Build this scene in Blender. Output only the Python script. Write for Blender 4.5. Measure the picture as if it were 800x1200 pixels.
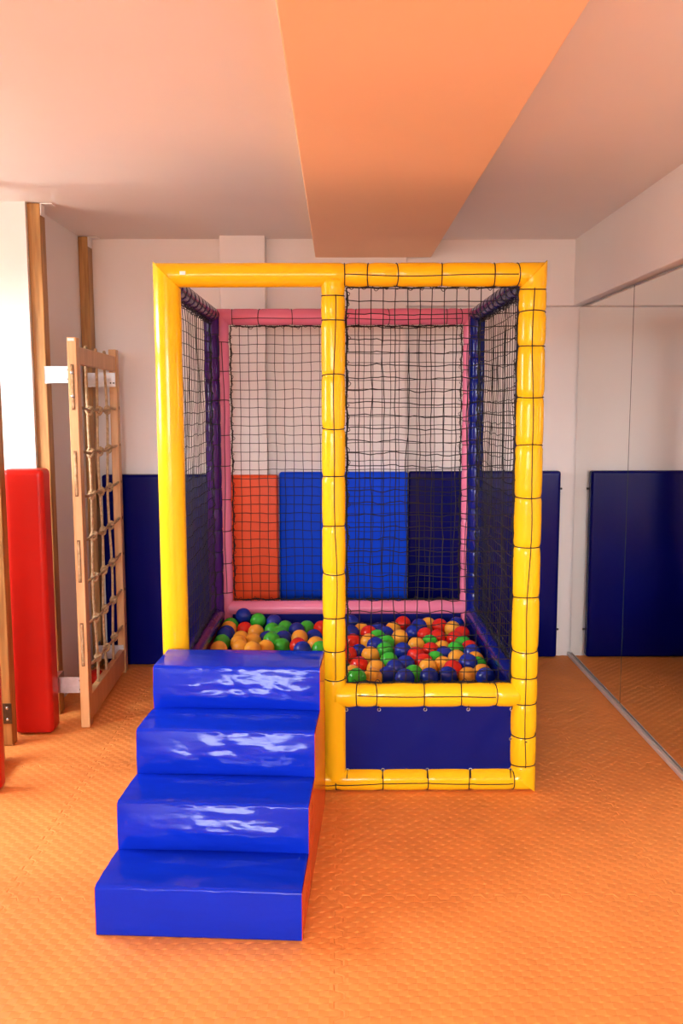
import bpy, bmesh, math, random
import numpy as np
from mathutils import Vector, Matrix, noise

for o in list(bpy.data.objects):
    bpy.data.objects.remove(o, do_unlink=True)
SC = bpy.context.scene
COL = SC.collection
PI = math.pi

# ------------------------------------------------------------------ camera
cam_data = bpy.data.cameras.new('camera')
cam = bpy.data.objects.new('camera', cam_data)
COL.objects.link(cam)
SC.camera = cam
cam_data.sensor_fit = 'VERTICAL'
cam_data.sensor_height = 36.0
cam_data.lens = 36.0 * 1043.338 / 1200.0
cam_data.clip_start = 0.05
CP, CR, CW, CH = 0.1177, -0.0026, 0.0029, 1.4635      # pitch down, roll, yaw, height
cam.matrix_world = (Matrix.Translation((0, 0, CH)) @ Matrix.Rotation(-CW, 4, 'Z')
                    @ Matrix.Rotation(PI / 2 - CP, 4, 'X') @ Matrix.Rotation(CR, 4, 'Z'))

# ------------------------------------------------------------------ world, sun, windows' daylight
world = bpy.data.worlds.new('World')
SC.world = world
world.use_nodes = True
bgn = world.node_tree.nodes['Background']
bgn.inputs['Color'].default_value = (0.93, 0.97, 1.0, 1)
bgn.inputs['Strength'].default_value = 34.0
_wt = world.node_tree
_tc = _wt.nodes.new('ShaderNodeTexCoord')
_sx = _wt.nodes.new('ShaderNodeSeparateXYZ')
_mr = _wt.nodes.new('ShaderNodeMapRange')
_mr.interpolation_type = 'SMOOTHSTEP'
_mr.inputs['From Min'].default_value, _mr.inputs['From Max'].default_value = -0.06, 0.04
_mx = _wt.nodes.new('ShaderNodeMix')
_mx.data_type = 'RGBA'
_mx.inputs[6].default_value = (0.22, 0.20, 0.175, 1)       # sunlit ground and buildings outside
_mx.inputs[7].default_value = (0.93, 0.97, 1.0, 1)         # hazy bright sky
_wt.links.new(_tc.outputs['Generated'], _sx.inputs[0])
_wt.links.new(_sx.outputs['Z'], _mr.inputs['Value'])
_wt.links.new(_mr.outputs['Result'], _mx.inputs[0])
_wt.links.new(_mx.outputs[2], bgn.inputs['Color'])

sun_data = bpy.data.lights.new('sun', 'SUN')
sun_data.energy = 14.0
sun_data.angle = math.radians(0.6)
sun_data.color = (1.0, 0.93, 0.82)
sun = bpy.data.objects.new('sun', sun_data)
COL.objects.link(sun)
sun.rotation_euler = Vector((-0.16, 0.66, -0.74)).to_track_quat('-Z', 'Y').to_euler()

# room extents (metres; camera stands at the origin)
XL, XR, YB0, YB1, CZ = -2.4, 1.375, -4.0, 5.14, 2.379
# window openings: (wall, a0, a1, z0, z1)
WIN_LEFT = [(2.6, 3.75, 1.25, 2.1)]
WIN_REAR = [(-2.25, -1.0, 0.85, 2.2), (-0.85, 0.4, 0.85, 2.2)]


def portal(loc, normal, w, h):
    l = bpy.data.lights.new('daylight_portal', 'AREA')
    l.shape = 'RECTANGLE'
    l.size, l.size_y = w, h
    l.cycles.is_portal = True
    o = bpy.data.objects.new('daylight_portal', l)
    COL.objects.link(o)
    o.location = loc
    o.rotation_euler = Vector(normal).to_track_quat('-Z', 'Y').to_euler()


for a0, a1, z0, z1 in WIN_LEFT:
    portal((XL - 0.12, (a0 + a1) / 2, (z0 + z1) / 2), (1, 0, 0), a1 - a0, z1 - z0)
for a0, a1, z0, z1 in WIN_REAR:
    portal(((a0 + a1) / 2, YB0 - 0.12, (z0 + z1) / 2), (0, 1, 0), a1 - a0, z1 - z0)

SC.view_settings.view_transform = 'Standard'
SC.view_settings.look = 'None'
SC.view_settings.gamma = 1.0
SC.view_settings.use_curve_mapping = False
SC.view_settings.exposure = 0.32
SC.cycles.max_bounces = 10
SC.cycles.diffuse_bounces = 6
SC.cycles.glossy_bounces = 5
SC.cycles.sample_clamp_indirect = 8.0

# ------------------------------------------------------------------ materials
def lin(r, g, b):
    f = lambda c: (c / 255 / 12.92) if c / 255 <= 0.04045 else ((c / 255 + 0.055) / 1.055) ** 2.4
    return (f(r), f(g), f(b), 1)


def mat(name, col, rough=0.5, var=0.06, vscale=6.0, bump=0.0, bscale=40.0, bdist=0.002, stretch=(1, 1, 1),
        metal=0.0, spec=0.5, coat=0.0, ior=1.45, col2=None, ramp=(0.35, 0.65), rvar=0.0):
    m = bpy.data.materials.new(name)
    m.use_nodes = True
    nt = m.node_tree
    b = nt.nodes['Principled BSDF']
    b.inputs['Roughness'].default_value = rough
    b.inputs['Metallic'].default_value = metal
    b.inputs['Specular IOR Level'].default_value = spec
    b.inputs['IOR'].default_value = ior
    b.inputs['Coat Weight'].default_value = coat
    b.inputs['Coat Roughness'].default_value = 0.06
    tc = nt.nodes.new('ShaderNodeTexCoord')
    mp = nt.nodes.new('ShaderNodeMapping')
    mp.inputs['Scale'].default_value = stretch
    nt.links.new(tc.outputs['Object'], mp.inputs['Vector'])
    n = nt.nodes.new('ShaderNodeTexNoise')
    n.inputs['Scale'].default_value = vscale
    n.inputs['Detail'].default_value = 4
    nt.links.new(mp.outputs['Vector'], n.inputs['Vector'])
    r = nt.nodes.new('ShaderNodeValToRGB')
    r.color_ramp.elements[0].position, r.color_ramp.elements[1].position = ramp
    c2 = col2 if col2 else tuple(min(1, c * (1 - var)) for c in col[:3]) + (1,)
    c1 = col if col2 else tuple(min(1, c * (1 + var)) for c in col[:3]) + (1,)
    r.color_ramp.elements[0].color, r.color_ramp.elements[1].color = c2, c1
    nt.links.new(n.outputs['Fac'], r.inputs['Fac'])
    nt.links.new(r.outputs['Color'], b.inputs['Base Color'])
    if bump > 0:
        n2 = nt.nodes.new('ShaderNodeTexNoise')
        n2.inputs['Scale'].default_value = bscale
        n2.inputs['Detail'].default_value = 3
        nt.links.new(mp.outputs['Vector'], n2.inputs['Vector'])
        bp = nt.nodes.new('ShaderNodeBump')
        bp.inputs['Strength'].default_value = bump
        bp.inputs['Distance'].default_value = bdist
        nt.links.new(n2.outputs['Fac'], bp.inputs['Height'])
        nt.links.new(bp.outputs['Normal'], b.inputs['Normal'])
    if rvar > 0:
        mr = nt.nodes.new('ShaderNodeMapRange')
        mr.inputs['To Min'].default_value = rough * (1 - rvar)
        mr.inputs['To Max'].default_value = rough * (1 + rvar)
        nt.links.new(n.outputs['Fac'], mr.inputs['Value'])
        nt.links.new(mr.outputs['Result'], b.inputs['Roughness'])
    return m


M = {}
M['wall'] = mat('wall_paint', (0.84, 0.825, 0.815, 1), 0.75, 0.015, 2.0, 0.08, 90)
M['ceil'] = mat('ceiling_paint', (0.82, 0.79, 0.765, 1), 0.8, 0.015, 1.5, 0.05, 60)
M['beam'] = mat('beam_paint', (0.93, 0.61, 0.36, 1), 0.7, 0.02, 1.5, 0.06, 30, stretch=(1, 1, 1))
M['floor'] = mat('foam_tile', (0.78, 0.285, 0.065, 1), 0.65, 0.05, 5.0, 0.10, 500, 0.0005)
M['yellow'] = mat('yellow_vinyl', (0.90, 0.53, 0.010, 1), 0.16, 0.03, 5, 0.22, 26, 0.004, rvar=0.3, spec=0.3)
M['pink'] = mat('pink_vinyl', (0.82, 0.235, 0.40, 1), 0.18, 0.04, 5, 0.2, 26, 0.004, rvar=0.3, spec=0.3)
M['purple'] = mat('purple_vinyl', (0.06, 0.012, 0.17, 1), 0.18, 0.06, 6, 0.25, 28, 0.004, spec=0.3)
M['bluetube'] = mat('blue_tube_vinyl', (0.003, 0.010, 0.20, 1), 0.18, 0.06, 6, 0.25, 28, 0.004, spec=0.3)
M['stairblue'] = mat('blue_stair_vinyl', (0.003, 0.024, 0.50, 1), 0.11, 0.06, 4, 0.30, 10, 0.006, stretch=(0.6, 2.6, 2.6), rvar=0.25, spec=0.2)
M['stairred'] = mat('red_stair_vinyl', (0.62, 0.055, 0.015, 1), 0.22, 0.06, 5, 0.2, 20, 0.004, spec=0.3)
M['sheetblue'] = mat('blue_sheet_vinyl', (0.002, 0.006, 0.15, 1), 0.4, 0.08, 3, 0.25, 7, 0.006, spec=0.15)
M['sheetred'] = mat('maroon_sheet_vinyl', (0.30, 0.022, 0.04, 1), 0.3, 0.08, 3, 0.2, 9, 0.005, spec=0.15)
M['navypad'] = mat('navy_pad_vinyl', (0.001, 0.002, 0.11, 1), 0.22, 0.05, 3, 0.10, 6, 0.005, spec=0.15)
M['bluepad'] = mat('blue_pad_vinyl', (0.001, 0.058, 0.72, 1), 0.42, 0.04, 3, 0.08, 8, 0.004, spec=0.08)
M['orangepad'] = mat('orange_red_pad_vinyl', (0.83, 0.085, 0.012, 1), 0.38, 0.04, 3, 0.08, 8, 0.004, spec=0.3)
M['redpad'] = mat('red_pad_vinyl', (0.52, 0.016, 0.010, 1), 0.30, 0.04, 3, 0.10, 8, 0.004, spec=0.2)
M['cord'] = mat('black_cord', (0.006, 0.006, 0.008, 1), 0.7, 0.2, 60)
M['beech'] = mat('beech_wood', (0.74, 0.44, 0.20, 1), 0.42, 0.0, 5, 0.12, 30, 0.001, stretch=(9, 9, 0.8), col2=(0.62, 0.34, 0.14, 1))
M['post'] = mat('stained_pine', (0.50, 0.27, 0.085, 1), 0.45, 0.0, 4, 0.25, 25, 0.002, stretch=(10, 10, 0.7), col2=(0.26, 0.12, 0.035, 1))
M['rope'] = mat('hemp_rope', (0.60, 0.44, 0.26, 1), 0.85, 0.0, 60, 0.8, 160, 0.003, col2=(0.42, 0.28, 0.14, 1))
M['steel'] = mat('galvanised_steel', (0.55, 0.56, 0.58, 1), 0.4, 0.08, 40, 0.1, 120, 0.0005, metal=1.0)
M['darksteel'] = mat('dark_steel', (0.10, 0.09, 0.08, 1), 0.4, 0.1, 40, metal=1.0)
M['white'] = mat('white_plastic', (0.85, 0.85, 0.84, 1), 0.4, 0.02, 5)
M['slot'] = mat('groove_hole_shade', (0.20, 0.10, 0.04, 1), 0.7, 0.1, 30)  # dark tone painted in for the shade inside rope grooves and holes
M['mirror'] = mat('mirror_silver', (0.80, 0.815, 0.79, 1), 0.0, 0.0, 1, metal=1.0)
M['mirroredge'] = mat('mirror_edge_glass', (0.03, 0.05, 0.045, 1), 0.15, 0.05, 5)
M['rail'] = mat('white_rail', (0.74, 0.72, 0.70, 1), 0.35, 0.03, 8)
BALLC = {'R': ('red', (0.72, 0.022, 0.010, 1)), 'G': ('green', (0.045, 0.50, 0.035, 1)),
         'B': ('blue', (0.006, 0.028, 0.36, 1)), 'O': ('orange-yellow', (0.90, 0.42, 0.04, 1))}
for k, (n_, c_) in BALLC.items():
    M['ball' + k] = mat(n_.replace('-', '_') + '_ball_plastic', c_, 0.26, 0.04, 8, 0.04, 20, 0.001)


# ------------------------------------------------------------------ mesh helpers
class MB:
    def __init__(s):
        s.v, s.f = [], []

    def add(s, vs, fs):
        b = len(s.v)
        s.v += [tuple(p) for p in vs]
        s.f += [tuple(i + b for i in q) for q in fs]
        return s

    def box(s, x0, x1, y0, y1, z0, z1):
        vs = [(x, y, z) for x in (x0, x1) for y in (y0, y1) for z in (z0, z1)]
        return s.add(vs, [(0, 1, 3, 2), (4, 6, 7, 5), (0, 4, 5, 1), (2, 3, 7, 6), (0, 2, 6, 4), (1, 5, 7, 3)])

    def tube(s, pts, r, n=4, cap=True, closed=False):
        pts = [Vector(p) for p in pts]
        N = len(pts)
        rr = r if hasattr(r, '__len__') else [r] * N
        vs, up = [], None
        for i, p in enumerate(pts):
            if closed:
                t = pts[(i + 1) % N] - pts[i - 1]
            else:
                t = pts[min(i + 1, N - 1)] - pts[max(i - 1, 0)]
            t.normalize()
            if up is None:
                up = Vector((0, 0, 1)) if abs(t.z) < 0.9 else Vector((1, 0, 0))
            a = up - t * up.dot(t)
            if a.length < 1e-4:
                a = t.orthogonal()
            a.normalize()
            up = a
            c = t.cross(a)
            for k in range(n):
                g = 2 * PI * k / n
                vs.append(p + (a * math.cos(g) + c * math.sin(g)) * rr[i])
        fs = []
        for i in range(N if closed else N - 1):
            j = (i + 1) % N
            for k in range(n):
                fs.append((i * n + k, i * n + (k + 1) % n, j * n + (k + 1) % n, j * n + k))
        if cap and not closed:
            fs.append(tuple(reversed(range(n))))
            fs.append(tuple(range((N - 1) * n, N * n)))
        return s.add(vs, fs)

    def mesh(s, name, m, smooth=False):
        me = bpy.data.meshes.new(name)
        me.from_pydata(s.v, [], s.f)
        me.materials.append(m)
        if smooth:
            me.polygons.foreach_set('use_smooth', [True] * len(me.polygons))
        me.update()
        return me

    def build(s, name, m, parent=None, smooth=False):
        return link(name, s.mesh(name, m, smooth), parent)


def link(name, me, parent=None):
    o = bpy.data.objects.new(name, me)
    COL.objects.link(o)
    if parent is not None:
        o.parent = parent
        o.matrix_parent_inverse = Matrix.Identity(4)
    return o


def tag(o, label, cat, group=None):
    o['label'] = label
    o['category'] = cat
    if group:
        o['group'] = group
    return o


def struct(o):
    o['kind'] = 'structure'
    return o


def empty(name, loc=(0, 0, 0), rz=0.0):
    o = bpy.data.objects.new(name, None)
    COL.objects.link(o)
    o.location = loc
    o.rotation_euler = (0, 0, rz)
    o.empty_display_size = 0.1
    return o


def soft_box(name, x0, x1, y0, y1, z0, z1, m, bev=0.01, seg=3, parent=None, smooth=True):
    bm = bmesh.new()
    bmesh.ops.create_cube(bm, size=1)
    for v in bm.verts:
        v.co = ((x0 + x1) / 2 + v.co.x * (x1 - x0), (y0 + y1) / 2 + v.co.y * (y1 - y0), (z0 + z1) / 2 + v.co.z * (z1 - z0))
    bmesh.ops.bevel(bm, geom=bm.edges[:], offset=bev, segments=seg, profile=0.5, affect='EDGES')
    me = bpy.data.meshes.new(name)
    bm.to_mesh(me)
    bm.free()
    me.materials.append(m)
    if smooth:
        big = 0
        for p in me.polygons:
            p.use_smooth = True
        # keep large flats flat: weighted through a normal-friendly modifier
    o = link(name, me, parent)
    if smooth:
        w = o.modifiers.new('wn', 'WEIGHTED_NORMAL')
        w.keep_sharp = True
    return o


def fbm(x, y, z, o=3):
    return noise.fractal((x, y, z), 1.0, 2.0, o, noise_basis='PERLIN_ORIGINAL')

# ------------------------------------------------------------------ the room
floor = struct(MB().box(XL - 0.2, XR + 0.2, YB0 - 0.2, YB1 + 0.2, -0.08, -0.014).build('floor', M['floor']))


def tooth(s):
    return 0.011 * max(-1.0, min(1.0, 2.6 * math.sin(2 * PI * s / 0.0667)))


TILE_CACHE = {}


def tile_mesh(cx0, cx1, cy0, cy1):
    """puzzle-edged foam tile; c** are cut positions within the unit tile (0/1 = uncut toothed edge)"""
    key = (round(cx0, 3), round(cx1, 3), round(cy0, 3), round(cy1, 3))
    if key in TILE_CACHE:
        return TILE_CACHE[key]
    step = 0.005
    xs = np.linspace(cx0, cx1, max(4, int(round((cx1 - cx0) / step))) + 1)
    ys = np.linspace(cy0, cy1, max(4, int(round((cy1 - cy0) / step))) + 1)
    nx, ny = len(xs), len(ys)
    gap = 0.0003
    vs = []
    cell = 0.025
    for j, y in enumerate(ys):
        for i, x in enumerate(xs):
            u, v = x / cell, y / cell
            iu, iv = int(math.floor(u + 1e-6)), int(math.floor(v + 1e-6))
            fu, fv = u - iu, v - iv
            sg = 1 if (iu + iv) % 2 == 0 else -1
            z = 0.0023 * sg * (fu - 0.5) + 0.0004 * (1 - (2 * fv - 1) ** 2)
            z -= 0.0003
            px, py = x, y
            e = 1.0
            if cx0 == 0.0:
                px += (tooth(y) + gap) * max(0, 1 - x / 0.025)
                e = min(e, x / 0.01)
            if cx1 == 1.0:
                px += (tooth(y) - gap) * max(0, 1 - (1 - x) / 0.025)
                e = min(e, (1 - x) / 0.01)
            if cy0 == 0.0:
                py += (tooth(x) + gap) * max(0, 1 - y / 0.025)
                e = min(e, y / 0.01)
            if cy1 == 1.0:
                py += (tooth(x) - gap) * max(0, 1 - (1 - y) / 0.025)
                e = min(e, (1 - y) / 0.01)
            e = max(0.0, e)
            z = z * min(1, e) - 0.0026 - (0.0014 if e < 0.3 else 0.0)
            vs.append((px, py, z))
    fs = [(j * nx + i, j * nx + i + 1, (j + 1) * nx + i + 1, (j + 1) * nx + i) for j in range(ny - 1) for i in range(nx - 1)]
    b = len(vs)
    ring = [i for i in range(nx)] + [j * nx + nx - 1 for j in range(1, ny)] + \
           [(ny - 1) * nx + i for i in range(nx - 2, -1, -1)] + [j * nx for j in range(ny - 2, 0, -1)]
    for q in ring:
        vs.append((vs[q][0], vs[q][1], -0.0135))
    n = len(ring)
    for k in range(n):
        fs.append((ring[k], b + k, b + (k + 1) % n, ring[(k + 1) % n]))
    mb = MB()
    mb.v, mb.f = vs, fs
    me = mb.mesh('floor_tile', M['floor'])
    TILE_CACHE[key] = me
    return me


X0, Y0 = -0.0035, 2.5228
for iy in range(-7, 3):
    for ix in range(-3, 2):
        ox, oy = X0 + ix, Y0 + iy
        left_lim = -1.395 if iy == 2 else XL
        cx0 = max(0.0, left_lim - ox) if left_lim > ox + 0.001 else 0.0
        cx1 = 1.0 if XR >= ox + 1 else XR - 0.015 - ox
        cy0 = max(0.0, YB0 + 0.005 - oy)
        cy1 = 1.0 if oy + 1 < YB1 else 5.02 - oy if ix < 0 else 5.13 - oy
        if cx1 - cx0 < 0.03 or cy1 - cy0 < 0.03:
            continue
        t = link('floor_tile', tile_mesh(cx0, cx1, cy0, cy1), floor)
        t.location = (ox, oy, 0)
struct(MB().box(XL - 0.2, XR + 0.2, YB0 - 0.2, YB1 + 0.2, CZ, CZ + 0.12).build('ceiling', M['ceil']))
struct(soft_box('ceiling_beam', -0.126, 0.5125, YB0, 5.035, 2.279, CZ + 0.02, M['beam'], 0.006, 2))

# back wall with its steps and column
wb = MB()
wb.box(XL - 0.2, XR + 0.2, YB1, YB1 + 0.15, -0.05, CZ + 0.05)
struct(wb.build('wall_back', M['wall']))
struct(MB().box(-1.6, -0.64, 5.03, YB1 + 0.01, -0.02, CZ + 0.02).box(-0.395, 0.375, 5.03, YB1 + 0.01, -0.02, CZ + 0.02)
       .build('wall_back_step', M['wall']))
struct(soft_box('wall_back_column', -0.64, -0.395, 4.93, YB1 + 0.01, -0.02, CZ + 0.02, M['wall'], 0.004, 2))
struct(soft_box('wall_back_lintel', 0.375, 1.36, 5.06, YB1 + 0.01, 2.02, CZ + 0.02, M['wall'], 0.006, 2))

# right wall with the lintel over the mirrors
struct(MB().box(XR, XR + 0.15, YB0 - 0.2, YB1 + 0.1, -0.05, CZ + 0.05).build('wall_right', M['wall']))
struct(soft_box('wall_right_lintel', 1.312, XR + 0.01, YB0, YB1 + 0.02, 2.022, CZ + 0.02, M['wall'], 0.006, 2))

# left: side wall of the climbing niche, pier, and the window wall beside the camera
struct(MB().box(-1.60, -1.40, 4.12, YB1, -0.05, CZ + 0.05).build('wall_left_niche', M['wall']))
struct(MB().box(XL - 0.15, -1.60, 4.12, 4.35, -0.05, CZ + 0.05).build('wall_left_pier', M['wall']))


def wall_with_windows(name, wins, lo, hi, put):
    mb = MB()
    cur = lo
    for a0, a1, z0, z1 in wins:
        put(mb, cur, a0, -0.05, CZ + 0.05)
        put(mb, a0, a1, -0.05, z0)
        put(mb, a0, a1, z1, CZ + 0.05)
        cur = a1
    put(mb, cur, hi, -0.05, CZ + 0.05)
    return struct(mb.build(name, M['wall']))


wall_with_windows('wall_left', WIN_LEFT, YB0 - 0.2, 4.12, lambda mb, a, b, z0, z1: mb.box(XL - 0.15, XL, a, b, z0, z1))
wall_with_windows('wall_rear', WIN_REAR, XL - 0.15, XR + 0.15, lambda mb, a, b, z0, z1: mb.box(a, b, YB0 - 0.15, YB0, z0, z1))
wn = 0
for wins, side in ((WIN_LEFT, 0), (WIN_REAR, 1)):
    for a0, a1, z0, z1 in wins:
        wn += 1
        mb = MB()
        q = 0.05
        mid = (a0 + a1) / 2
        for (p0, p1, r0, r1) in ((a0, a0 + q, z0, z1), (a1 - q, a1, z0, z1), (mid - q / 2, mid + q / 2, z0 + q, z1 - q),
                                 (a0 + q, a1 - q, z0, z0 + q), (a0 + q, a1 - q, z1 - q, z1)):
            if side == 0:
                mb.box(XL - 0.10, XL - 0.05, p0, p1, r0, r1)
            else:
                mb.box(p0, p1, YB0 - 0.10, YB0 - 0.05, r0, r1)
        struct(mb.build('window_%d' % wn, M['white']))

# ------------------------------------------------------------------ mirrors on the right wall
mlab = ['tall frameless wall mirror panel next to the back wall corner',
        'tall frameless wall mirror panel adjoining the corner mirror',
        'tall frameless wall mirror panel further along from the corner']
seams = [5.115, 4.176, 3.20, 2.20]
for k in range(3):
    r = empty('wall_mirror', (1.362, (seams[k] + seams[k + 1]) / 2, 0.03))
    tag(r, mlab[k], 'mirror', 'wall mirrors')
    hw = (seams[k] - seams[k + 1]) / 2 - 0.0015
    MB().box(0.0, 0.010, -hw, hw, 0, 1.985).build('backing', M['mirroredge'], r)
    MB().box(-0.0025, -0.0003, -hw + 0.001, hw - 0.001, 0.002, 1.983).build('mirror_glass', M['mirror'], r)
    if k < 2:
        MB().box(-0.0035, 0.0, -hw - 0.0015, -hw + 0.0012, 0, 1.985).build('edge_strip', M['mirroredge'], r)
struct(soft_box('trim_1', 1.345, 1.3615, 1.2, 5.125, 0.0, 0.022, M['rail'], 0.002, 2))

# ------------------------------------------------------------------ wall pads


def wall_pad(x0, x1, y0, y1, z0, z1, m, label, bev=0.018, seed=0.0):
    bm = bmesh.new()
    bmesh.ops.create_cube(bm, size=1)
    for v in bm.verts:
        v.co = ((x0 + x1) / 2 + v.co.x * (x1 - x0), (y0 + y1) / 2 + v.co.y * (y1 - y0), (z0 + z1) / 2 + v.co.z * (z1 - z0))
    bmesh.ops.bevel(bm, geom=bm.edges[:], offset=bev, segments=4, profile=0.6, affect='EDGES')
    me = bpy.data.meshes.new('wall_pad')
    bm.to_mesh(me)
    bm.free()
    me.materials.append(m)
    for p in me.polygons:
        p.use_smooth = True
    o = link('wall_pad', me)
    o.modifiers.new('wn', 'WEIGHTED_NORMAL')
    return tag(o, label, 'wall pad')


wall_pad(-1.322, -0.675, 4.95, 5.029, 0.002, 1.09, M['navypad'], 'navy blue vinyl wall pad behind the rope climbing frame')
wall_pad(-0.665, -0.335, 4.862, 4.929, 0.002, 1.092, M['orangepad'], 'narrow orange-red vinyl pad on the wall column behind the ball pit', 0.015)
wall_pad(-0.334, 0.386, 4.965, 5.029, 0.002, 1.10, M['bluepad'], 'bright blue vinyl wall pad between the orange-red and navy pads', 0.015)
np_ = wall_pad(0.40, 1.272, 5.078, 5.139, 0.002, 1.095, M['navypad'], 'navy blue vinyl wall pad next to the mirror corner')
for zz in (0.16, 0.99):
    MB().tube([(1.270, 5.118, zz), (1.288, 5.118, zz)], 0.006, 8).build('fixing_knob', M['darksteel'], np_, True)
wall_pad(-1.466, -1.290, 3.868, 3.985, 0.002, 1.197, M['redpad'], 'tall red vinyl corner pad standing against the wooden post and white pier', 0.028)
wall_pad(-1.55, -1.296, 3.254, 3.33, 0.002, 1.197, M['redpad'], 'red vinyl pad standing in front of the wooden frame upright', 0.028)

# ------------------------------------------------------------------ wooden posts
def wooden_post(x0, x1, y0, y1, label, bracket=True, hinge=False):
    r = empty('wooden_post', ((x0 + x1) / 2, (y0 + y1) / 2, 0))
    tag(r, label, 'post', 'wooden posts')
    w, d = (x1 - x0) / 2, (y1 - y0) / 2
    soft_box('timber', -w, w, -d, d, 0.0, CZ - 0.003, M['post'], 0.004, 2, r)
    if bracket:
        b = MB().box(w + 0.0005, w + 0.004, -d + 0.002, d * 0.6, CZ - 0.055, CZ - 0.002)
        b.box(w + 0.004, w + 0.055, -d + 0.002, d * 0.6, CZ - 0.006, CZ - 0.002)
        b.build('ceiling_bracket', M['white'], r)
    if hinge:
        h = MB().box(-0.03, w + 0.003, -d - 0.004, -d - 0.0005, 0.10, 0.19).build('bracket_plate', M['darksteel'], r)
        for zz in (0.12, 0.17):
            MB().tube([(w - 0.015, -d - 0.009, zz), (w - 0.015, -d - 0.004, zz)], 0.006, 8).build('bolt', M['steel'], h, True)
    return r


wooden_post(-1.399, -1.341, 4.14, 4.21, 'wooden post between the tall red corner pad and the climbing frame')
wooden_post(-1.399, -1.348, 4.93, 5.02, 'wooden post in the corner behind the climbing frame')
wooden_post(-1.52, -1.424, 3.74, 3.80, 'wooden post beside the white pier with a dark metal bracket', False, True)

# near upright of the next climbing frame, at the picture's edge
fr2 = empty('climbing_frame', (-1.43, 3.50, 0))
tag(fr2, 'orange-brown wooden upright behind the red floor-standing pad', 'climbing frame')
soft_box('upright', -0.02, 0.028, 0.03, 0.095, 0, 1.769, M['beech'], 0.004, 2, fr2)
soft_box('upright', -0.02, 0.028, -0.87, -0.805, 0, 1.769, M['beech'], 0.004, 2, fr2)
soft_box('top_rail', -0.012, 0.018, -0.805, 0.03, 1.65, 1.73, M['beech'], 0.004, 2, fr2)
soft_box('bottom_rail', -0.012, 0.018, -0.805, 0.03, 0.02, 0.13, M['beech'], 0.004, 2, fr2)

# ------------------------------------------------------------------ rope climbing frame
LR = empty('rope_climbing_frame', (-1.167, 3.954, 0), math.atan2(0.036, 0.86))
tag(LR, 'beech climbing frame with knotted rope net bracketed to the wall posts', 'climbing frame')
LEN = 0.912
def upright(y0):
    return soft_box('upright', -0.0205, 0.0205, y0, y0 + 0.064, 0, 1.769, M['beech'], 0.004, 2, LR)
upn = upright(0.0)
upf = upright(LEN - 0.064)
soft_box('top_rail', -0.016, 0.016, 0.063, LEN - 0.063, 1.655, 1.732, M['beech'], 0.004, 2, LR)
soft_box('bottom_rail', -0.016, 0.016, 0.063, LEN - 0.063, 0.018, 0.135, M['beech'], 0.004, 2, LR)
MB().box(-0.016, 0.012, -0.0012, -0.0003, 1.752, 1.764).build('sticker', M['white'], upn)
hz = [1.46 - 0.1985 * k for k in range(7)]
vy = [0.064 + (LEN - 0.128) * q for q in (0.25, 0.5, 0.75)]
random.seed(5)


def twist_tube(pts, r, n=8):
    return MB().tube(pts, r, n)


# upright ropes
jog = {}
for a, y in enumerate(vy):
    pts = []
    for k in range(41):
        z = 1.665 - (1.665 - 0.12) * k / 40
        pts.append((0.004 * math.sin(z * 7 + a * 2), y + 0.006 * math.sin(z * 9 + a), z))
    twist_tube(pts, 0.0068).build('rope', M['rope'], LR, True)
    top = MB()
    top.tube([(0, y - 0.012, 1.733), (0, y - 0.004, 1.744), (0, y + 0.006, 1.745), (0, y + 0.014, 1.733)], 0.0068, 8)
    top.build('rope_end', M['rope'], LR, True)
for b, z in enumerate(hz):
    pts = []
    for k in range(31):
        q = k / 30
        y = 0.05 + (LEN - 0.10) * q
        sag = -0.012 * math.sin(PI * q) + 0.004 * math.sin(q * 17 + b)
        pts.append((0.009 + 0.002 * math.sin(q * 11 + b), y, z + sag))
    rp = twist_tube(pts, 0.0068).build('rope', M['rope'], LR, True)
    for a, y in enumerate(vy):
        q = (y - 0.05) / (LEN - 0.10)
        zz = z - 0.012 * math.sin(PI * q)
        yc = y + 0.006 * math.sin(zz * 9 + a)
        kn = MB()
        for wv in range(2):
            ring = []
            for g in range(14):
                an = 2 * PI * g / 14
                if wv == 0:
                    ring.append((0.006 + 0.0135 * math.cos(an), yc + 0.0155 * math.sin(an), zz + 0.006 * math.sin(an + 1) + 0.004))
                else:
                    ring.append((0.006 + 0.0105 * math.cos(an), yc + 0.006 * math.sin(an + 1), zz + 0.018 * math.sin(an) - 0.002))
            kn.tube(ring, 0.0076, 6, closed=True)
        kn.build('knot', M['rope'], rp, True)
    # dark disc paints in the shaded hole where the rope passes the far upright
    hole = MB().tube([(0.0208, LEN - 0.034, z), (0.0218, LEN - 0.034, z)], 0.0085, 10)
    hole.build('rope_hole', M['slot'], upf, True)
# rope runs in the grooves on the near upright
for zt, zb in ((1.652, 1.452), (1.272, 1.068), (0.872, 0.678), (0.492, 0.290)):
    MB().box(-0.0075, 0.0075, -0.0008, 0.004, zb, zt).build('groove', M['slot'], upn)  # dark strip on the face, groove shade put into its colour
    pts = [(0.0008 * math.sin(k), -0.0035, zb + 0.006 + (zt - zb - 0.012) * k / 12) for k in range(13)]
    rr = [0.0035] + [0.006] * 11 + [0.0035]
    MB().tube(pts, rr, 8).build('groove_rope', M['rope'], upn, True)
for zz in (1.615, 1.512):
    MB().tube([(0.0, -0.0125, zz), (0.0, -0.008, zz)], 0.0075, 10).build('bolt', M['steel'], upn, True)


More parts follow.
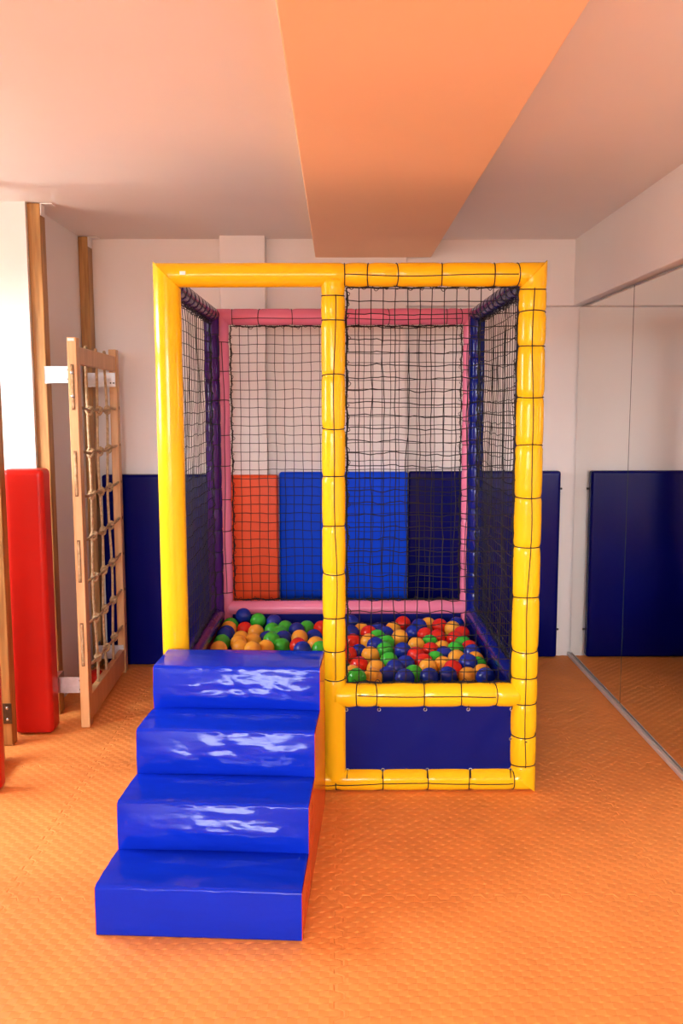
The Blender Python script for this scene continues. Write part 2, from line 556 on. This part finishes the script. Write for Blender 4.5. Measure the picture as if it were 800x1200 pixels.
def bracket(y, z0, z1, xw, fy):
    b = MB().box(xw, -0.021, y, y + 0.004, z0, z1)
    b.box(xw, xw + 0.004, y, y + fy, z0, z1)
    b.box(-0.168, xw, y + 0.105, y + 0.109, z0, z1)
    o = b.build('wall_bracket', M['steel'], LR)
    for zz in (z0 + 0.016, z1 - 0.016):
        MB().tube([(-0.034, y - 0.003, zz), (-0.034, y, zz)], 0.005, 8).build('bolt', M['darksteel'], o, True)
    e = MB().tube([(xw + 0.004, y + 0.03, z0), (xw + 0.004, y + 0.03, z1)], 0.007, 8)
    return o


bracket(0.066, 1.572, 1.646, -0.140, 0.109)
bracket(0.066, 0.145, 0.22, -0.140, 0.109)
# far pair reaches the inside of the far upright
for z0, z1 in ((1.572, 1.646), (0.085, 0.16)):
    b = MB().box(-0.142, 0.012, LEN - 0.0685, LEN - 0.0645, z0, z1)
    b.box(-0.142, -0.138, LEN - 0.0645, LEN + 0.03, z0, z1)
    o = b.build('wall_bracket', M['steel'], LR)
    for xx in (-0.012, 0.004):
        MB().tube([(xx, LEN - 0.072, z0 + 0.02), (xx, LEN - 0.0685, z0 + 0.02)], 0.004, 8).build('bolt', M['darksteel'], o, True)

# ------------------------------------------------------------------ ball pit
PIT = empty('ball_pit', (0.042, 3.95, 0))
tag(PIT, 'netted play frame with yellow front tubes enclosing the ball pit', 'ball pit')
PO = Vector((0.042, 3.95, 0))


def padded_tube(name, A, B, r, m, ties=(), cord=None, miA=None, miB=None, seed=0, wr=1.0, step=0.011, n=28, sq=0.0):
    """vinyl sleeve from A to B, pinched at `ties` (distances from A); cord = direction of the face the lacing runs on;
    miA / miB = direction of the tube met in a mitre at that end"""
    A, B = Vector(A) - PO, Vector(B) - PO
    L = (B - A).length
    ax = (B - A).normalized()
    ref = Vector(cord) if cord else (Vector((0, -1, 0)) if abs(ax.y) < 0.9 else Vector((0, 0, 1)))
    e1 = (ref - ax * ref.dot(ax)).normalized()
    e2 = ax.cross(e1)
    ext = r * 1.05
    tA, tB = (-ext if miA else 0), (L + ext if miB else L)
    ts = list(np.linspace(tA, tB, int((tB - tA) / step) + 2))
    for t in ties:
        ts += [t - 0.004, t, t + 0.004]
    ts = sorted(set(round(t, 4) for t in ts))
    tie = np.array(ties) if len(ties) else np.array([-9.0])
    vs = []

    def rad(t, g):
        d = float(np.min(np.abs(tie - t)))
        k = 1 - 0.075 * math.exp(-(d / 0.010) ** 2) + (0.02 * (1 - math.exp(-(d / 0.05) ** 2)) if len(ties) else 0)
        if cord and tie.min() - 0.02 < t < tie.max() + 0.02:
            gg = min(g, 2 * PI - g)
            k -= 0.045 * math.exp(-(gg / 0.16) ** 2)
        w = fbm(math.cos(g) * 1.2 + seed, math.sin(g) * 1.2, t * 9 + seed)
        w2 = fbm(math.cos(g) * 2.2 + seed, math.sin(g) * 2.2 + 7, t * 28) * math.exp(-(d / 0.04) ** 2)
        return r * (k + wr * (0.012 * w + 0.03 * w2))
    for t in ts:
        for k in range(n):
            g = 2 * PI * k / n
            rr = rad(min(max(t, 0), L), g)
            off = (e1 * math.cos(g) + e2 * math.sin(g)) * rr
            tt = t
            if miA:
                tt = max(tt, off.dot(Vector(miA)))
            if miB:
                tt = min(tt, L - off.dot(Vector(miB)))
            vs.append(A + ax * tt + off)
    N = len(ts)
    fs = [(i * n + k, i * n + (k + 1) % n, (i + 1) * n + (k + 1) % n, (i + 1) * n + k) for i in range(N - 1) for k in range(n)]
    fs.append(tuple(reversed(range(n))))
    fs.append(tuple(range((N - 1) * n, N * n)))
    mb = MB()
    mb.v, mb.f = [tuple(v) for v in vs], fs
    o = mb.build(name, m, PIT, True)
    if len(ties):
        cb = MB()
        for q, t in enumerate(ties):
            tl = 0.006 * math.sin(q * 2.3 + seed)
            ring = []
            for k in range(20):
                g = 2 * PI * k / 20
                tt = min(max(t + tl * math.cos(g), 0.001), L - 0.001)
                ring.append(A + ax * tt + (e1 * math.cos(g) + e2 * math.sin(g)) * (r * 0.935 + 0.0012))
            cb.tube(ring, 0.0021, 5, closed=True)
        if cord:
            pts = []
            t0, t1 = min(ties), max(ties)
            K = int((t1 - t0) / 0.02) + 2
            for k in range(K + 1):
                t = t0 + (t1 - t0) * k / K
                g = 0.10 * math.sin(t * 5.3 + seed) + 0.05 * math.sin(t * 13 + seed)
                gg = g % (2 * PI)
                pts.append(A + ax * t + (e1 * math.cos(g) + e2 * math.sin(g)) * (rad(t, gg) + 0.0012))
            cb.tube(pts, 0.0019, 5)
        lc = cb.build('lacing_cord', M['cord'], o, True)
        lc['kind'] = 'stuff'
    return o


def net(A, U, V, nu, nv, nrm, amp=0.006, r=0.0016, seed=0, swoop=0.0):
    """knotted square net from corner A along U and V"""
    A, U, V, nrm = Vector(A) - PO, Vector(U), Vector(V), Vector(nrm)
    mb = MB()
    def P(a, b):
        e = min(1, 6 * min(a, 1 - a, b, 1 - b) + 0.15)
        du = amp * e * fbm(a * 9 + seed, b * 9, 1.3)
        dv = amp * 1.3 * e * fbm(a * 9, b * 9 + seed, 4.7)
        dn = amp * 2.0 * fbm(a * 3, b * 3, seed)
        dv -= swoop * math.sin(PI * a) * (0.4 + 0.6 * b)
        return A + U * a + V * b + U.normalized() * du + V.normalized() * dv + nrm * dn
    for i in range(nu + 1):
        mb.tube([P(i / nu, k / (2 * nv)) for k in range(2 * nv + 1)], r, 4)
    for j in range(nv + 1):
        mb.tube([P(k / (2 * nu), j / nv) for k in range(2 * nu + 1)], r, 4)
    o = mb.build('net', M['cord'], PIT)
    # border rope and the loops that lash it
    bd = MB()
    per = [(A, U), (A + U, V), (A + U + V, -U), (A + V, -V)]
    ring = []
    for p, d in per:
        K = max(6, int(d.length / 0.025))
        for k in range(K):
            q = p + d * (k / K)
            j = seed + len(ring)
            ring.append(q + nrm * 0.004 * math.sin(j * 1.7) + U.normalized() * 0.004 * math.sin(j * 1.1) + V.normalized() * 0.004 * math.cos(j * 1.3))
    bd.tube(ring, 0.0032, 5, closed=True)
    loop = []
    for k in range(len(ring) * 5):
        a, b = ring[(k // 5) % len(ring)], ring[(k // 5 + 1) % len(ring)]
        q = a + (b - a) * ((k % 5) / 5)
        g = 2 * PI * k / 8.0
        tdir = (b - a).normalized()
        s = tdir.cross(nrm)
        rr = 0.009 + 0.003 * math.sin(k * 0.37)
        loop.append(q + nrm * math.cos(g) * rr * 0.7 + s * math.sin(g) * rr)
    bd.tube(loop, 0.0014, 4, closed=True)
    bd.build('border_rope', M['cord'], o)
    return o


YF, YK = 3.28, 4.66
Yv, Pk, Pu, Bl = M['yellow'], M['pink'], M['purple'], M['bluetube']
ZT, ZL, ZB = 1.934, 0.376, 0.044
# front frame (yellow)
padded_tube('post', (-0.616, YF, 0), (-0.616, YF, ZT), 0.049, Yv, miB=(1, 0, 0), seed=1, wr=1.3)
padded_tube('post', (0.70, YF, ZB), (0.70, YF, ZT), 0.050, Yv, [z - ZB for z in (0.102, 0.223, 0.346, 0.445, 0.553, 0.754, 0.946, 1.132, 1.319, 1.497, 1.679, 1.799, 1.882)],
            (0, -1, 0), miA=(-1, 0, 0), miB=(-1, 0, 0), seed=2)
padded_tube('top_rail', (-0.616, YF, ZT), (0.70, YF, ZT), 0.042, Yv, [0.616 + x for x in (0.022, 0.108, 0.208, 0.372, 0.560, 0.642)],
            (0, -1, -0.1), (0, 0, -1), (0, 0, -1), seed=3)
padded_tube('post', (-0.019, YF, ZB), (-0.019, YF, ZT - 0.02), 0.043, Yv, [z - ZB for z in (0.445, 0.552, 0.676, 0.85, 1.024, 1.209, 1.386, 1.575, 1.774, 1.86)],
            (0.12, -1, 0), seed=4)
padded_tube('lower_rail', (-0.019, YF, ZL), (0.68, YF, ZL), 0.0455, Yv, [0.019 + x for x in (0.068, 0.136, 0.32, 0.462, 0.588)], (0, -1, 0.15), seed=5)
padded_tube('bottom_rail', (-0.616, YF, ZB), (0.70, YF, ZB), 0.043, Yv, [0.616 + x for x in (-0.3, -0.15, -0.010, 0.163, 0.334, 0.498, 0.66)],
            (0, -1, -0.2), miB=(0, 0, 1), seed=6)
# back frame (pink)
ZKT, ZKL = 1.922, 0.398
padded_tube('post', (-0.606, YK, 0), (-0.606, YK, ZKT), 0.041, Pk, [1.792, 1.65, 1.494, 1.319, 1.16, 0.977, 0.82, 0.643, 0.483][::-1], (0.35, -1, 0), miB=(1, 0, 0), seed=7)
padded_tube('post', (0.686, YK, 0), (0.686, YK, ZKT), 0.043, Pk, [0.483 + 0.13 * k for k in range(11)], (-0.6, -1, 0), miB=(-1, 0, 0), seed=8)
padded_tube('top_rail', (-0.606, YK, ZKT), (0.686, YK, ZKT), 0.041, Pk, [0.606 + x for x in (-0.545, -0.405, -0.24, -0.07, 0.09, 0.255, 0.42, 0.555, 0.628)],
            (0, -1, -0.35), (0, 0, -1), (0, 0, -1), seed=9)
padded_tube('lower_rail', (-0.59, YK, ZKL), (0.67, YK, ZKL), 0.040, Pk, (), None, seed=10)
padded_tube('bottom_rail', (-0.59, YK, ZB), (0.67, YK, ZB), 0.040, Pk, (), None, seed=11)
# side frames (purple left, blue right)
for x, m, sd, inn in ((-0.641, Pu, 20, 1), (0.702, Bl, 30, -1)):
    for y in (3.375, 4.572):
        padded_tube('post', (x, y, 0), (x, y, ZKT), 0.0385, m, [0.5 + 0.11 * k for k in range(13)] if y > 4 else (), (inn, -0.6, 0) if y > 4 else None, seed=sd + y)
    padded_tube('top_rail', (x, 3.345, 1.925), (x, 4.60, 1.925), 0.0385, m, [0.08 + 0.105 * k for k in range(12)], (inn, 0, -0.5), seed=sd + 1)
    padded_tube('lower_rail', (x, 3.345, 0.383), (x, 4.60, 0.383), 0.040, m, (), None, seed=sd + 2)
    padded_tube('bottom_rail', (x, 3.345, ZB), (x, 4.60, ZB), 0.040, m, (), None, seed=sd + 3)
    net((x, 3.42, 0.43), (0, 1.108, 0), (0, 0, 1.45), 24, 30, (inn, 0, 0), 0.007, 0.0016, sd + 4, swoop=0.012)
# nets front and back
net((0.030, YF, 0.424), (0.618, 0, 0), (0, 0, 1.466), 14, 32, (0, -1, 0), 0.008, 0.0017, 2.2, swoop=0.004)
net((-0.556, YK, 0.445), (1.192, 0, 0), (0, 0, 1.43), 26, 31, (0, -1, 0), 0.005, 0.0016, 5.1)


# vinyl sheets that hold the balls in
def sheet(A, U, V, m, nrm, name='lining_sheet', seed=0):
    A, U, V, nrm = Vector(A) - PO, Vector(U), Vector(V), Vector(nrm)
    nu, nv = 40, 12
    vs = []
    for s in (0, 1):
        for j in range(nv + 1):
            for i in range(nu + 1):
                a, b = i / nu, j / nv
                d = 0.004 * fbm(a * 5 + seed, b * 2, 0) * math.sin(PI * b)
                vs.append(A + U * a + V * b + nrm * (d - 0.0025 * s))
    W = nu + 1
    H = W * (nv + 1)
    fs = []
    for j in range(nv):
        for i in range(nu):
            q = (j * W + i, j * W + i + 1, (j + 1) * W + i + 1, (j + 1) * W + i)
            fs += [q, tuple(H + k for k in reversed(q))]
    mb = MB()
    mb.v, mb.f = [tuple(v) for v in vs], fs
    return mb.build(name, m, PIT, True)


fs_ = sheet((0.012, YF - 0.012, 0.070), (0.652, 0, 0), (0, 0, 0.272), M['sheetblue'], (0, -1, 0), 'front_sheet')
eye = [(x, 0.322) for x in (0.026, 0.150, 0.325, 0.488, 0.652)] + [(x, 0.084) for x in (0.030, 0.165, 0.335, 0.500, 0.652)] + [(0.652, 0.205)]
for ex, ez in eye:
    c = Vector((ex, YF - 0.0155, ez)) - PO
    ring = [c + Vector((0.0056 * math.cos(2 * PI * k / 12), 0, 0.0056 * math.sin(2 * PI * k / 12))) for k in range(12)]
    MB().tube(ring, 0.0018, 5, closed=True).build('eyelet', M['steel'], fs_, True)
    up = 1 if ez > 0.25 else -1
    cb = MB()
    if ez in (0.205,):
        cb.tube([c, c + Vector((0.02, -0.012, 0.002)), c + Vector((0.055, -0.034, 0.0))], 0.002, 5)
    else:
        cb.tube([c, c + Vector((-0.001, -0.012, up * 0.008)), c + Vector((-0.003, -0.028, up * 0.022))], 0.002, 5)
    cb.build('lacing_cord', M['cord'], fs_, True)
sheet((-0.565, YK - 0.03, 0.05), (1.21, 0, 0), (0, 0, 0.335), M['sheetblue'], (0, -1, 0), seed=3)
sheet((-0.614, 4.62, 0.05), (0, -1.28, 0), (0, 0, 0.325), M['sheetred'], (1, 0, 0), seed=5)
sheet((0.664, 3.34, 0.05), (0, 1.28, 0), (0, 0, 0.325), M['sheetblue'], (-1, 0, 0), seed=6)
sheet((-0.57, YF + 0.03, 0.05), (0.52, 0, 0), (0, 0, 0.30), M['sheetblue'], (0, 1, 0), seed=8)
fp = soft_box('floor_pad', -0.605, 0.650, 3.335, 4.615, 0.003, 0.205, M['navypad'], 0.01, 2)
fp.parent = PIT
for v in fp.data.vertices:
    v.co -= PO
st = MB().box(-0.562, -0.542, YF - 0.0445, YF - 0.0425, 1.930, 1.942)
for i_, v_ in enumerate(st.v):
    st.v[i_] = tuple(Vector(v_) - PO)
st.build('sticker', M['white'], PIT)

# ------------------------------------------------------------------ foam stairs
RS, TR, SL, SR = 0.144, 0.2197, -0.6818, -0.1056
ST = empty('foam_stairs', (0, 2.2952, 0), -0.0569)
tag(ST, 'glossy blue vinyl foam stairs with red sides leading to the ball pit', 'stairs')


def step_block(i):
    nx = 72
    prof = []
    zb, zt = (0.0 if i == 0 else i * RS - 0.012), (i + 1) * RS
    y0, y1 = i * TR, (i + 1) * TR
    rc = 0.010
    NZ, NY = 22, 20
    for k in range(NZ + 1):
        prof.append(('r', y0, zb + (zt - rc - zb) * k / NZ, k / NZ))
    for k in range(1, 5):
        g = PI / 2 * k / 5
        prof.append(('c', y0 + rc - rc * math.cos(g), zt - rc + rc * math.sin(g), g))
    for k in range(NY + 1):
        prof.append(('t', y0 + rc + (y1 + (0.004 if i < 3 else 0) - y0 - rc) * k / NY, zt, k / NY))
    vs = []
    for ix in range(nx + 1):
        a = ix / nx
        x = SL + (SR - SL) * a
        ef = min(1.0, 5.5 * min(a, 1 - a)) ** 0.6
        for kind, y, z, q in prof:
            dy = dz = 0.0
            if kind == 'r':
                amp = 0.004 if i == 0 else 0.0175
                b = amp * math.sin(PI * (q ** 0.72)) * (0.25 + 0.75 * ef)
                w = 0.0035 * fbm(x * 5, z * 22 + i * 3.1, i * 5.0) * math.sin(PI * min(1, q * 1.05)) * (0.3 if i == 0 else 1)
                f = 0.004 * fbm(x * 2.2 + 4 * i, z * 9 + x * 6, 2.2) * math.sin(PI * q) * (0.3 if i == 0 else 1)
                dy = -(b + w + f)
                dz = 0.0
                if i > 0:
                    dz = 0.006 * math.sin(PI * a) * (1 - q) ** 3
            elif kind == 'c':
                s = 0.0015 * fbm(x * 22, i * 2.0, 1.0)
                dy, dz = -s, s - 0.0015 * (1 - ef)
            else:
                dz = 0.0055 * math.sin(PI * q) * ef + 0.0022 * fbm(x * 6 + y * 9, y * 14, 3.0 + i) * math.sin(PI * q) + \
                     0.0015 * fbm(x * 22, i * 2.0, 1.0) * (1 - q) ** 4
                if i < 3:
                    dz -= 0.006 * q ** 5 * (1 - 0.6 * ef)
            vs.append((x, y + dy, z + dz))
    n = len(prof)
    fs = [(ix * n + k, (ix + 1) * n + k, (ix + 1) * n + k + 1, ix * n + k + 1) for ix in range(nx) for k in range(n - 1)]
    # close the block: bottom and back
    b = len(vs)
    for ix in range(nx + 1):
        x = vs[ix * n][0]
        vs += [(x, y0 + 0.02, max(0.0, zb)), (x, y1, max(0.0, zb))]
    for ix in range(nx):
        p, q = b + 2 * ix, b + 2 * ix + 2
        fs += [(ix * n, p, q, (ix + 1) * n), (p, p + 1, q + 1, q), (p + 1, ix * n + n - 1, (ix + 1) * n + n - 1, q + 1)]
    mb = MB()
    mb.v, mb.f = vs, fs
    return mb.build('step', M['stairblue'], ST, True)


for i in range(4):
    step_block(i)
for xa, xb in ((SL - 0.002, SL - 0.0002), (SR + 0.0002, SR + 0.002)):
    poly = [(0, 0)]
    for i in range(4):
        poly += [(i * TR + 0.002, (i + 1) * RS - 0.006), ((i + 1) * TR if i < 3 else 4 * TR, (i + 1) * RS - 0.006)]
    poly.append((4 * TR, 0))
    n = len(poly)
    vs = [(xa, y, z) for y, z in poly] + [(xb, y, z) for y, z in poly]
    fs = [tuple(range(n)), tuple(reversed(range(n, 2 * n)))] + [(k, n + k, n + (k + 1) % n, (k + 1) % n) for k in range(n)]
    MB().add(vs, fs).build('side_panel', M['stairred'], ST)

# ------------------------------------------------------------------ balls
BALLS = "B-502,4572,376 G-565,4536,334 G-424,4557,353 B-341,4553,345 G-277,4470,334 G-166,4484,330 R-91,4448,338 O-565,4453,336 B-565,4370,335 B-565,4287,343 R-484,4469,328 O-422,4414,328 G-339,4416,336 G-300,4343,338 B-274,4264,334 O-194,4244,343 B-125,4291,333 B-216,4413,337 O-483,4174,336 O-483,4280,330 O-419,4226,332 B-356,4280,328 G-327,4201,344 O-347,4099,332 O-465,4093,333 G-274,4139,329 R-195,4116,337 B-172,4036,341 O-112,4123,341 G-89,4043,340 G-565,4188,335 O-565,4069,335 O-403,4039,341 B61,4560,342 B60,4359,336 O113,4424,332 R147,4345,338 R66,4220,328 O143,4192,336 B195,4413,335 B232,4339,335 G186,4269,336 O273,4441,332 R332,4556,335 G225,4177,334 O297,4274,335 B373,4378,332 B411,4484,338 O464,4555,328 R518,4493,336 R426,4314,334 R478,4249,340 G434,4172,334 O576,4432,338 B610,4533,335 R610,4335,335 R561,4229,335 O366,4125,336 R350,3956,335 B293,4021,338 G213,4042,335 B171,4114,339 B91,4025,329 O141,3957,337 R39,3960,339 R88,3800,335 G221,3868,335 O158,3741,337 B240,3755,334 B292,3820,334 R374,3837,337 R424,4027,336 O484,4085,329 B479,3965,334 G538,4023,340 G590,4147,335 R610,4066,335 B610,3981,339 O527,3896,336 O454,3802,334 O384,3755,337 R487,3719,341 B558,3758,358 O610,3899,328 G610,3816,328 O610,3700,329 O542,3652,330 B610,3606,341 G315,3680,332 B456,3642,335 B376,3622,336 B273,3608,337 O140,3623,335 G71,3579,348 O54,3683,332 B205,3673,328 G431,3897,331"
R_BALL = 0.0415


def ball_mesh(k):
    bm = bmesh.new()
    bmesh.ops.create_icosphere(bm, subdivisions=3, radius=R_BALL)
    for v in bm.verts:                      # moulded seam round the middle
        if abs(v.co.z) < 0.0022:
            v.co *= 0.992
    me = bpy.data.meshes.new(BALLC[k][0].replace('-', '_') + '_ball')
    bm.to_mesh(me)
    bm.free()
    me.materials.append(M['ball' + k])
    for p in me.polygons:
        p.use_smooth = True
    return me


BM = {k: ball_mesh(k) for k in 'RGBO'}
BN = {'R': 'red', 'G': 'green', 'B': 'blue', 'O': 'orange-yellow'}
random.seed(11)


def put_ball(k, x, y, z):
    o = link('play_ball', BM[k])
    o.location = (x, y, z)
    o.rotation_euler = (random.uniform(0, 6), random.uniform(0, 6), random.uniform(0, 6))
    return tag(o, '%s plastic play ball among the balls in the pit' % BN[k], 'ball', '%s balls in the pit' % BN[k])


for tok in BALLS.split():
    k = tok[0]
    x, y, z = [int(q) / 1000 for q in tok[1:].split(',')]
    put_ball(k, x, y, z)
sp = 0.0935
row, cnt, y = 0, 0, 3.40
while y < 4.575:
    x = -0.555 + (sp / 2 if row % 2 else 0)
    while x < 0.60:
        put_ball(random.choice('RGBOOB'), x + random.uniform(-0.004, 0.004), y + random.uniform(-0.003, 0.003), 0.2475)
        cnt += 1
        x += sp
    y += sp * 0.87
    row += 1
o = link('play_ball', BM['R'])
o.location = (-1.29, 4.60, R_BALL)
tag(o, 'red plastic ball on the floor behind the rope climbing frame', 'ball')
